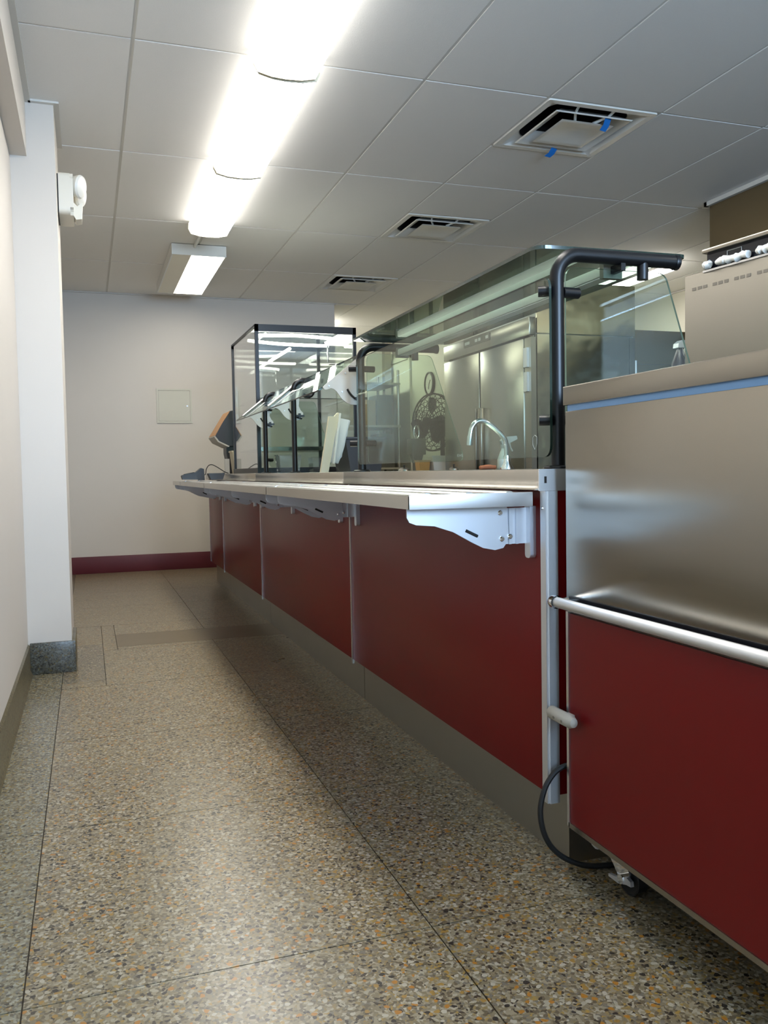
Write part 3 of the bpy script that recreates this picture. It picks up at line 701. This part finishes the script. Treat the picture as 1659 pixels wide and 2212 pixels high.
# faucet
t = thing('faucet', 'chrome gooseneck faucet standing behind the near front glass', 'faucet', (1.307, 2.55, TOP))
gp = [(1.307, 2.55, TOP), (1.307, 2.55, .965), (1.302, 2.55, 1.005), (1.285, 2.55, 1.028), (1.255, 2.55, 1.052), (1.225, 2.55, 1.068), (1.20, 2.55, 1.066), (1.182, 2.55, 1.045), (1.176, 2.55, 1.015)]
rod('spout', M_chrome, t, spline(gp, 5), .0085, 12)
bm = bmesh.new(); cyl(bm, (1.1765, 2.55, 1.02), (1.174, 2.55, .99), .0105, 12); obj('nozzle', bm, M_chrome, t)
bm = bmesh.new(); lathe(bm, [(.022, 0), (.022, .004), (.013, .02), (.011, .045)], (1.307, 2.55, TOP), Vector((0, 0, 1)), 16); obj('base', bm, M_chrome, t)
# spray bottle
t = thing('spray_bottle', 'white spray bottle with grey trigger head beside the chrome faucet', 'bottle', (1.413, 2.78, TOP))
bm = bmesh.new(); lathe(bm, [(0, 0), (.022, 0), (.024, .006), (.023, .035), (.013, .062), (.009, .07), (.009, .078)], (1.413, 2.78, TOP), Vector((0, 0, 1)), 18); obj('body', bm, M_whitep, t)
bm = bmesh.new(); cyl(bm, (1.413, 2.78, .985), (1.413, 2.78, 1.0), .011, 12); obj('collar', bm, M_greyp, t)
bm = bmesh.new(); prism(bm, rounded([(1.403, 1.0), (1.425, 1.0), (1.465, 1.018), (1.462, 1.03), (1.412, 1.026), (1.400, 1.012)], .003, 2), 'y', 2.772, 2.788); obj('trigger_head', bm, M_greyp, t)
bm = bmesh.new(); tube(bm, [(1.436, 2.78, 1.006), (1.440, 2.78, .988), (1.448, 2.78, .975)], .003, 6); obj('trigger', bm, M_greyp, t)
bm = bmesh.new(); tube(bm, spline([(1.232, 2.60, TOP + .006), (1.245, 2.602, TOP + .0075), (1.262, 2.60, TOP + .0085), (1.28, 2.60, TOP + .0075), (1.292, 2.60, TOP + .006)], 4), [.004] + [.007] * 5 + [.008] * 5 + [.007] * 5 + [.004], 12)
tag(obj('orange_sponge', bm, M_sponge), 'small orange lump lying on the counter by the faucet', 'sponge')
# lids on the counter
def lid(x, y, r, label):
    t = thing('pan_lid', label, 'lid', (x, y, TOP), 'dark lids at the counter back')
    bm = bmesh.new(); lathe(bm, [(r, 0), (r * .95, .006), (r * .5, .014), (0, .017)], (x, y, TOP), Vector((0, 0, 1)), 20); obj('dome', bm, M_steel, t)
    bm = bmesh.new(); lathe(bm, [(.003, .016), (.003, .022), (.007, .025), (0, .028)], (x, y, TOP), Vector((0, 0, 1)), 10); obj('knob', bm, M_black, t)
lid(1.335, 3.6, .026, 'small dark lid on the counter, left of the faucet')
lid(1.62, 3.7, .024, 'small dark lid on the counter in front of the tall fridge')

# ================================================================== KITCHEN BEHIND
t = thing('refrigerator', 'two-door stainless refrigerator seen through the near front glass', 'refrigerator', (2.95, 5.42, 0))
fy0, fy1, fx = 4.75, 6.10, 2.60
solid('cabinet', M_fridge, t, (fx + .045, 3.36, fy0 + .045, fy1, .12, 1.85))
solid('header', M_fridge, t, (fx, fx + .045, fy0 + .004, fy1, 1.735, 1.845), bev=.003)
dm = (fy0 + fy1) / 2 + .045
for (a, b) in ((fy0 + .085, dm - .012), (dm + .012, fy1 - .003)):
    d = solid('door', M_fridge, t, (fx, fx + .045, a, b, .16, 1.722), bev=.004)
    hy = b - .03 if a < 5.2 else a + .03
    solid('handle', M_steel, d, (fx - .022, fx, hy - .016, hy + .016, .70, 1.335), bev=.004)
for zz in (1.60, 1.45): solid('hinge', M_galv, t, (fx - .006, fx + .04, fy0 + .03, fy0 + .075, zz - .06, zz + .06))
cpn = solid('control_display', M_gw, t, (fx - .004, fx, 5.30, 5.72, 1.785, 1.835))
for (a, b) in ((5.62, 5.70), (5.49, 5.53), (5.44, 5.475), (5.32, 5.36)): solid('digit', M_etch, cpn, (fx - .0055, fx - .004, a, b, 1.80, 1.82))
solid('door_jamb', M_kick, t, (fx + .01, fx + .045, fy0 + .004, fy0 + .083, .16, 1.722))
for (x, y) in ((2.68, 4.87), (2.68, 6.03), (3.3, 4.87), (3.3, 6.03)):
    bm = bmesh.new(); cyl(bm, (x, y, 0), (x, y, .12), .022, 12); obj('leg', bm, M_galv, t)
t = thing('steel_end_panel', 'tall stainless end panel with dark seam and wavy reflections beside the refrigerator', 'panel', (3.0, 4.77, 0))
solid('core', M_kick, t, (2.66, 3.36, 4.765, 4.79, 0, 2.06))
solid('upper_panel', M_wavy, t, (2.652, 3.362, 4.75, 4.765, 1.748, 2.066))
solid('lower_panel', M_wavy, t, (2.652, 3.318, 4.75, 4.765, .1, 1.740))
solid('edge_strip', M_steel, t, (3.322, 3.362, 4.75, 4.765, .1, 1.740))
for zz in (1.545, .5):
    bm = bmesh.new(); cyl(bm, (3.372, 4.757, zz - .045), (3.372, 4.757, zz + .05), .009, 10); obj('hinge', bm, M_galv, t)
t = thing('rear_cabinet', 'brownish steel cabinet in front of the pale wall, right of the tall end panel', 'cabinet', (4.0, 5.4, 0))
solid('body', M_hood, t, (3.5, 4.6, 5.12, 5.75, 0, 1.855)); solid('upper_door', M_hood, t, (3.5, 4.6, 5.10, 5.12, 1.622, 1.855)); solid('lower_door', M_hood, t, (3.5, 4.6, 5.10, 5.12, .1, 1.615))

# fan on the back table
t = thing('pedestal_fan', 'black caged fan standing on the back table beside the refrigerator', 'fan', (2.70, 6.6, .9))
fc, fa, R_ = Vector((2.70, 6.6, 1.305)), Vector((-.93, -.37, 0)).normalized(), .235
ta, tb = frame_of(fa)
bm = bmesh.new()
def ringpts(r, h): return [fc + fa * h + (ta * math.cos(2 * PI * k / 32) + tb * math.sin(2 * PI * k / 32)) * r for k in range(32)]
tube(bm, ringpts(R_, 0), .007, 6, closed=True); tube(bm, ringpts(R_, -.03), .005, 6, closed=True)
for r_, h in ((.20, .035), (.165, .05), (.13, .06), (.095, .066), (.06, .07)): tube(bm, ringpts(r_, h), .003, 4, closed=True); tube(bm, ringpts(r_, -.03 - h), .003, 4, closed=True)
for k in range(24):
    d = ta * math.cos(2 * PI * k / 24) + tb * math.sin(2 * PI * k / 24)
    tube(bm, [fc + d * R_, fc + d * .165 + fa * .05, fc + d * .04 + fa * .072], .0026, 4)
    tube(bm, [fc + d * R_ - fa * .03, fc + d * .165 - fa * .08, fc + d * .04 - fa * .1], .0026, 4)
obj('cage', bm, M_fan, t)
bm = bmesh.new(); lathe(bm, [(0, .078), (.04, .075), (.042, .07), (.03, 0), (.05, -.05), (.06, -.11), (.04, -.17), (0, -.175)], fc, fa, 20); obj('motor', bm, M_fan, t)
for k in range(3):
    bm = bmesh.new(); L = []
    for j in range(6):
        u = j / 5; rr = .04 + .165 * u; a0 = 2 * PI * k / 3 + .35
        wd = .35 + .25 * math.sin(PI * u)
        L.append([fc + (ta * math.cos(a0 + s * wd) + tb * math.sin(a0 + s * wd)) * rr + fa * (.02 - .03 * s * 1) for s in (-1, 0, 1)])
    V = [[bm.verts.new(p) for p in q] for q in L]
    for A, B in zip(V, V[1:]):
        for j in range(2): bm.faces.new((A[j], A[j + 1], B[j + 1], B[j]))
    bmesh.ops.solidify(bm, geom=bm.faces[:], thickness=.003); obj('blade', bm, M_fan, t)
bm = bmesh.new(); base = Vector((2.70, 6.6, .9)); back = fc - fa * .12
tube(bm, [base + Vector((0, 0, .01)) - fa * .12, back - Vector((0, 0, .1)), back], .02, 10); obj('neck', bm, M_fan, t)
bm = bmesh.new(); lathe(bm, [(0, .02), (.05, .02), (.12, .012), (.13, 0), (0, 0)], base - fa * .06, Vector((0, 0, 1)), 20); obj('base', bm, M_fan, t)
# back table
t = thing('back_table', 'steel work table against the back of the kitchen, under the fan', 'table', (2.75, 6.8, 0))
solid('tabletop', M_steelh, t, (2.36, 3.15, 6.25, 7.6, .865, .9))
for (x, y) in ((2.42, 6.3), (3.09, 6.3), (2.42, 7.54), (3.09, 7.54)):
    bm = bmesh.new(); cyl(bm, (x, y, 0), (x, y, .865), .02, 10); obj('leg', bm, M_steel, t)
t = thing('counter_mixer', 'small grey machine with a wire loop on the back table, left of the fan', 'mixer', (2.51, 6.45, .9))
solid('head', M_gw, t, (2.445, 2.565, 6.40, 6.52, 1.035, 1.165), bev=.006)
bm = bmesh.new(); prism(bm, [(2.462, 1.035), (2.548, 1.035), (2.53, .965), (2.53, .9), (2.485, .9), (2.485, .965)], 'y', 6.42, 6.50); obj('stem', bm, M_gw, t)
rod('crank', M_gw, t, [(2.45, 6.40, 1.06), (2.442, 6.38, 1.0), (2.446, 6.38, .97)], .006, 8)
bm = bmesh.new(); tube(bm, [Vector((2.50 + .022 * math.cos(a), 6.44, 1.215 + .052 * math.sin(a))) for a in [2 * PI * k / 20 for k in range(20)]], .005, 8, closed=True); obj('wire_loop', bm, M_chrome, t)
t = thing('white_tub', 'low white food tub on the back table below the fan', 'tub', (2.62, 6.33, .9))
bm = bmesh.new(); prism(bm, [(2.575, .9), (2.70, .9), (2.715, 1.02), (2.56, 1.02)], 'y', 6.26, 6.36); obj('body', bm, M_whitep, t); solid('rim', M_whitep, t, (2.553, 2.722, 6.255, 6.365, 1.012, 1.024))
t = thing('amber_tub', 'amber plastic tub on the back table in front of the white tub', 'tub', (2.48, 6.32, .9))
bm = bmesh.new(); prism(bm, [(2.46, .9), (2.535, .9), (2.545, .985), (2.45, .985)], 'y', 6.27, 6.36); obj('body', bm, simple('amber_plastic', srgb(190, 150, 90), .4), t); solid('rim', MATS['amber_plastic'], t, (2.446, 2.549, 6.266, 6.364, .98, .99))
# wall clock
t = thing('wall_clock', 'oval-looking dark-rimmed wall clock on the pale kitchen wall above the fan', 'clock', (3.698, 9.06, 1.885))
bm = bmesh.new(); lathe(bm, [(.132, 0), (.132, .03), (.118, .034), (.112, .024)], (3.699, 9.06, 1.885), Vector((-1, 0, 0)), 32); obj('rim', bm, M_fan, t)
bm = bmesh.new(); lathe(bm, [(.115, .018), (0, .018)], (3.699, 9.06, 1.885), Vector((-1, 0, 0)), 32); lathe(bm, [(.115, .002), (0, .002)], (3.699, 9.06, 1.885), Vector((-1, 0, 0)), 32); obj('face', bm, M_whitep, t)
for (dy, dz) in ((.02, -.06), (-.035, .04)):
    bm = bmesh.new(); tube(bm, [(3.677, 9.06, 1.885), (3.677, 9.06 + dy, 1.885 + dz)], .004, 5); obj('hand', bm, M_fan, t)
t = thing('light_switch', 'white switch plate on the pale kitchen wall left of the fan', 'switch', (3.699, 10.1, 1.3))
solid('plate', M_whitep, t, (3.690, 3.7, 10.04, 10.16, 1.23, 1.37), bev=.003); solid('toggle', M_whitep, t, (3.680, 3.690, 10.09, 10.11, 1.28, 1.32))
bm = bmesh.new(); box(bm, 3.672, 3.70, 10.44, 10.50, 0, 2.3); box(bm, 3.672, 3.70, 9.66, 9.71, 0, 2.3); box(bm, 3.672, 3.70, 9.66, 10.50, 2.25, 2.3); box(bm, 3.682, 3.70, 9.72, 10.43, 0, 2.24)
struct('door_1', bm, M_wallk)
# storage rack and boxes
t = thing('storage_rack', 'steel storage rack in the far kitchen corner, left of the pale wall', 'rack', (3.1, 10.0, 0))
for (x, y) in ((2.75, 9.65), (3.52, 9.65), (2.75, 10.4), (3.52, 10.4)): 
    bm = bmesh.new(); cyl(bm, (x, y, 0), (x, y, 2.1), .018, 10); obj('upright', bm, M_steel, t)
for z in (.3, .95, 1.45, 1.95): solid('shelf', M_kick, t, (2.73, 3.54, 9.63, 10.42, z - .025, z))
def carton(x0, x1, y0, y1, z, h, label, m=M_card):
    t = thing('carton', label, 'box', ((x0 + x1) / 2, (y0 + y1) / 2, z), 'boxes on the storage rack')
    solid('body', m, t, (x0, x1, y0, y1, z, z + h)); solid('tape_seam', M_cream if m is M_card else M_gw, t, ((x0 + x1) / 2 - .02, (x0 + x1) / 2 + .02, y0 - .001, y1 + .001, z + h - .05, z + h + .001))
carton(3.02, 3.25, 9.7, 10.0, 1.45, .30, 'upper tan carton on the storage rack')
carton(3.27, 3.48, 9.7, 10.0, 1.45, .36, 'upper dark box on the storage rack, right of the tan carton', M_gw)
carton(3.02, 3.26, 9.7, 10.0, .95, .34, 'lower tan carton on the storage rack')
carton(3.28, 3.48, 9.7, 10.0, .95, .40, 'lower dark box on the storage rack', M_gw)
tag(solid('steel_column', M_steel, None, (3.565, 3.65, 10.25, 10.35, 0, 2.604)), 'slim steel pipe cover beside the storage rack and pale wall', 'column')

# cooking line at the right: oven, hood, dark bottle
t = thing('kitchen_oven', 'tall stainless oven with black control strip and plastic-wrapped handles', 'oven', (2.0, 1.5, 0))
t.rotation_euler = (0, 0, 0)
def orot(bm, ang=math.radians(7), pv=Vector((1.70, 2.155, 0))):
    bmesh.ops.rotate(bm, cent=pv, matrix=Matrix.Rotation(ang, 3, 'Z'), verts=bm.verts[:])
def opart(name, m, fn, parent=t, label=None):
    bm = bmesh.new(); fn(bm); orot(bm); return obj(name, bm, m, parent, label)
OX, OY = 1.70, 2.155
opart('body', M_oven, lambda b: box(b, OX, OX + .75, OY - 1.5, OY, .1, 1.474, bev=.003))
opart('control_panel', M_panelk, lambda b: box(b, OX + .012, OX + .70, OY - 1.5, OY - .075, 1.474, 1.524))
opart('top_lip', M_steel, lambda b: box(b, OX - .004, OX + .72, OY - 1.5, OY - .07, 1.524, 1.536, bev=.002))
opart('bottom_lip', M_alu, lambda b: box(b, OX - .002, OX + .02, OY - 1.5, OY - .072, 1.470, 1.4755))
for (a, b_) in ((-.08, -.10), (-.125, -.235), (-.265, -.40), (-.43, -.56)):
    def handle(bm):
        n = 16; pts = []; rs = []
        for k in range(n + 1):
            u = k / n; pts.append((OX - .002 + random.uniform(-.002, .002), OY + a + (b_ - a) * u, 1.4885 + random.uniform(-.002, .002))); rs.append(.0105 * (.8 + .3 * math.sin(PI * u) ** .4) + random.uniform(-.0022, .0022))
        tube(bm, pts, rs, 12)
    opart('wrapped_handle', M_bag, handle, label='handle wrapped in clear crinkled plastic')
for k, y in enumerate((-.150, -.29, -.45)):
    opart('bracket_outline', M_greyp, lambda b: tube(b, [(OX + .010, OY + y, 1.505), (OX + .010, OY + y, 1.516), (OX + .010, OY + y - .05, 1.516), (OX + .010, OY + y - .05, 1.505)], .0012, 4))
for g in range(5):
    for s in range(3):
        y = OY - .03 - g * .077 - s * .021
        opart('vent_mark', M_mark, lambda b: box(b, OX - .0006, OX + .001, y - .0145, y, 1.426 , 1.4345))
for (x, y) in ((.05, -.08), (.7, -.08), (.05, -1.4), (.7, -1.4)):
    opart('leg', M_steel, lambda b: cyl(b, (OX + x, OY + y, 0), (OX + x, OY + y, .1), .025, 10))
t = thing('exhaust_hood', 'brown-tinted steel exhaust hood hanging at the right above the oven', 'hood', (4.2, 3.0, ZC))
solid('shell', M_hood, t, (3.84, 5.3, 1.2, 4.62, 1.95, 2.598)); solid('ceiling_trim', M_grid, t, (3.815, 3.84, 1.2, 4.645, 2.575, 2.602), (3.815, 5.3, 4.62, 4.645, 2.575, 2.602)); solid('reflection_dimmer', M_gw, t, (5.2, 5.3, 0.0, 4.62, .0, 1.95)); solid('lower_lip', M_hood, t, (3.83, 5.31, 1.19, 4.63, 1.93, 1.95))  # matte panel under the shell is unseen, added to darken steel reflections
t = thing('prep_shelf', 'stainless prep stand behind the cart, holding the dark bottle', 'stand', (2.05, 2.62, 0))
solid('top', M_steelh, t, (1.92, 2.25, 2.5, 2.8, 1.20, 1.222))
for (x, y) in ((1.94, 2.52), (2.23, 2.52), (1.94, 2.78), (2.23, 2.78)):
    bm = bmesh.new(); cyl(bm, (x, y, 0), (x, y, 1.20), .014, 10); obj('leg', bm, M_steel, t)
t = thing('dark_bottle', 'dark tapered bottle with white cap stripe beside the oven', 'bottle', (2.03, 2.6, 1.222))
bm = bmesh.new(); lathe(bm, [(0, 0), (.032, 0), (.033, .01), (.031, .06), (.014, .11), (.011, .118)], (2.033, 2.6, 1.222), Vector((0, 0, 1)), 18); obj('body', bm, simple('dark_plum', srgb(42, 22, 30), .25), t)
bm = bmesh.new(); prism(bm, [(2.012, 1.335), (2.052, 1.335), (2.055, 1.36), (2.03, 1.362), (2.014, 1.350)], 'y', 2.585, 2.615); obj('cap', bm, M_galv, t)
bm = bmesh.new(); prism(bm, [(2.020, 1.325), (2.030, 1.335), (2.042, 1.29), (2.042, 1.23), (2.036, 1.23), (2.034, 1.29)], 'y', 2.564, 2.568); obj('label_stripe', bm, M_whitep, t)

# ================================================================== HOT CART
t = thing('serving_cart', 'stainless and red wheeled serving cart at the right edge of the photo', 'cart', (1.3, .95, 0))
KX, KY0, KY1 = .985, -.38, 1.645
solid('carcass', M_steel, t, (KX + .012, 1.66, KY0, KY1 - .004, .13, 1.034))
solid('side_panel', M_steel, t, (KX, KX + .012, KY0, KY1, .598, 1.034), bev=.0015, label='large brushed stainless upper side panel')
solid('lower_panel', M_red, t, (KX + .002, KX + .012, KY0, KY1 - .008, .127, .594))
solid('corner_trim', M_alu, t, (KX - .001, KX + .012, KY1 - .0075, KY1 + .001, .118, .598))
solid('bottom_trim', M_steel, t, (KX - .001, 1.66, KY0, KY1 - .004, .116, .127))
solid('blue_channel', M_bluerefl, t, (KX + .006, 1.66, KY0, KY1, 1.034, 1.047), label='recessed metal channel with a pale blue reflection put into its colour')  # bare metal channel; its blue reflection is painted as colour
solid('top_ledge', M_steel, t, (KX - .004, 1.68, KY0, KY1 + .003, 1.047, 1.088), bev=.0025)
solid('rail_dark_strip', M_panelk, t, (KX - .0012, KX + .004, KY0 + .002, KY1 - .012, .6215, .633))  # thin dark strip on the panel face behind the push rail
rl = rod('push_rail', M_satin, t, [(KX - .034, KY1 - .012, .622), (KX - .034, KY0 + .05, .622)], .0115, 14)
bm = bmesh.new(); lathe(bm, [(0, .012), (.008, .012), (.013, .006), (.0145, 0), (.0145, -.012)], (KX - .034, KY1 - .006, .622), Vector((0, 1, 0)), 16); obj('rail_knob', bm, M_chrome, rl)
for y in (KY1 - .012, KY0 + .08): 
    bm = bmesh.new(); cyl(bm, (KX - .034, y, .622), (KX, y, .622), .009, 12); obj('rail_stem', bm, M_chrome, rl)
bm = bmesh.new()
tube(bm, [(KX - .022, KY1 + .038, .368), (KX - .022, KY1 + .036, .368), (KX - .022, KY1 + .028, .368), (KX - .022, KY1 - .05, .368), (KX - .022, KY1 - .064, .368), (KX - .022, KY1 - .068, .368)], [.003, .009, .0135, .0135, .009, .002], 14)
for v in bm.verts: v.co.z = .368 + (v.co.z - .368) * 1.15
bu = obj('bumper', bm, M_greyp, t, 'rounded grey plastic bumper')
for y in (KY1 - .002, KY1 - .035):
    bm = bmesh.new(); cyl(bm, (KX - .0365, y, .366), (KX - .034, y, .366), .0032, 8); obj('bumper_screw', bm, M_mark, bu)
solid('bumper_mount', M_greyp, bu, (KX - .020, KX + .001, KY1 - .030, KY1 - .006, .362, .374))
def caster(x, y):
    bm = bmesh.new(); cyl(bm, (x - .014, y, .038), (x + .014, y, .038), .034, 28); tube(bm, [(x - .013, y + .036 * math.cos(a), .038 + .036 * math.sin(a)) for a in [2 * PI * k / 28 for k in range(28)]], .002, 6, closed=True)
    for v in bm.verts: v.co.z = max(v.co.z, .0005)
    wh = obj('caster', bm, M_rubber, t)
    bm = bmesh.new(); box(bm, x - .045, x + .045, y + .02, y + .125, .109, .1155)
    prism(bm, [(y + .128, .1155), (y + .128, .098), (y + .112, .094), (y + .106, .086), (y + .092, .088), (y + .086, .079), (y + .072, .076), (y + .06, .079), (y + .06, .1155)], 'x', x - .048, x - .0455); obj('mount_plate', bm, M_galv, wh)
    bm = bmesh.new()
    for k in (-1, 1): prism(bm, rounded([(y + .082, .103), (y + .02, .103), (y - .016, .052), (y - .018, .026), (y + .014, .024), (y + .052, .058)], .006, 3), 'x', x + k * .0195 - .002, x + k * .0195 + .002)
    prism(bm, [(y + .082, .103), (y + .082, .097), (y + .056, .058), (y + .050, .06), (y + .074, .099), (y + .02, .099), (y + .02, .103)], 'x', x - .02, x + .02)
    bmesh.ops.bevel(bm, geom=[e for e in bm.edges if e.calc_length() > .038 and abs(e.verts[0].co.x - e.verts[1].co.x) > .03], offset=.003, segments=2, affect='EDGES')
    obj('fork', bm, M_chrome, wh)
    bm = bmesh.new(); cyl(bm, (x - .034, y, .038), (x + .026, y, .038), .0105, 14); obj('axle', bm, M_chrome, wh)
    bm = bmesh.new(); prism(bm, [(y + .046, .030), (y + .02, .034), (y - .02, .05), (y - .034, .046), (y - .036, .036), (y - .02, .034), (y + .01, .024), (y + .046, .024)], 'x', x - .032, x - .024); obj('brake_pedal', bm, M_galv, wh)
for (x, y) in ((1.075, 1.53), (1.60, 1.53), (1.075, -.26), (1.60, -.26)): caster(x, y)
bm = bmesh.new()
tube(bm, spline([(1.05, 1.64, .235), (1.01, 1.662, .246), (.975, 1.668, .238), (.948, 1.668, .212), (.934, 1.668, .18), (.929, 1.668, .143), (.937, 1.668, .10), (.957, 1.668, .063), (.99, 1.668, .033), (1.036, 1.66, .012), (1.09, 1.65, .0075), (1.2, 1.63, .0075)], 6), .0062, 10)
tag(obj('power_cord', bm, M_rubber), 'black power cord looping from the cart to the floor by the caster', 'cord')
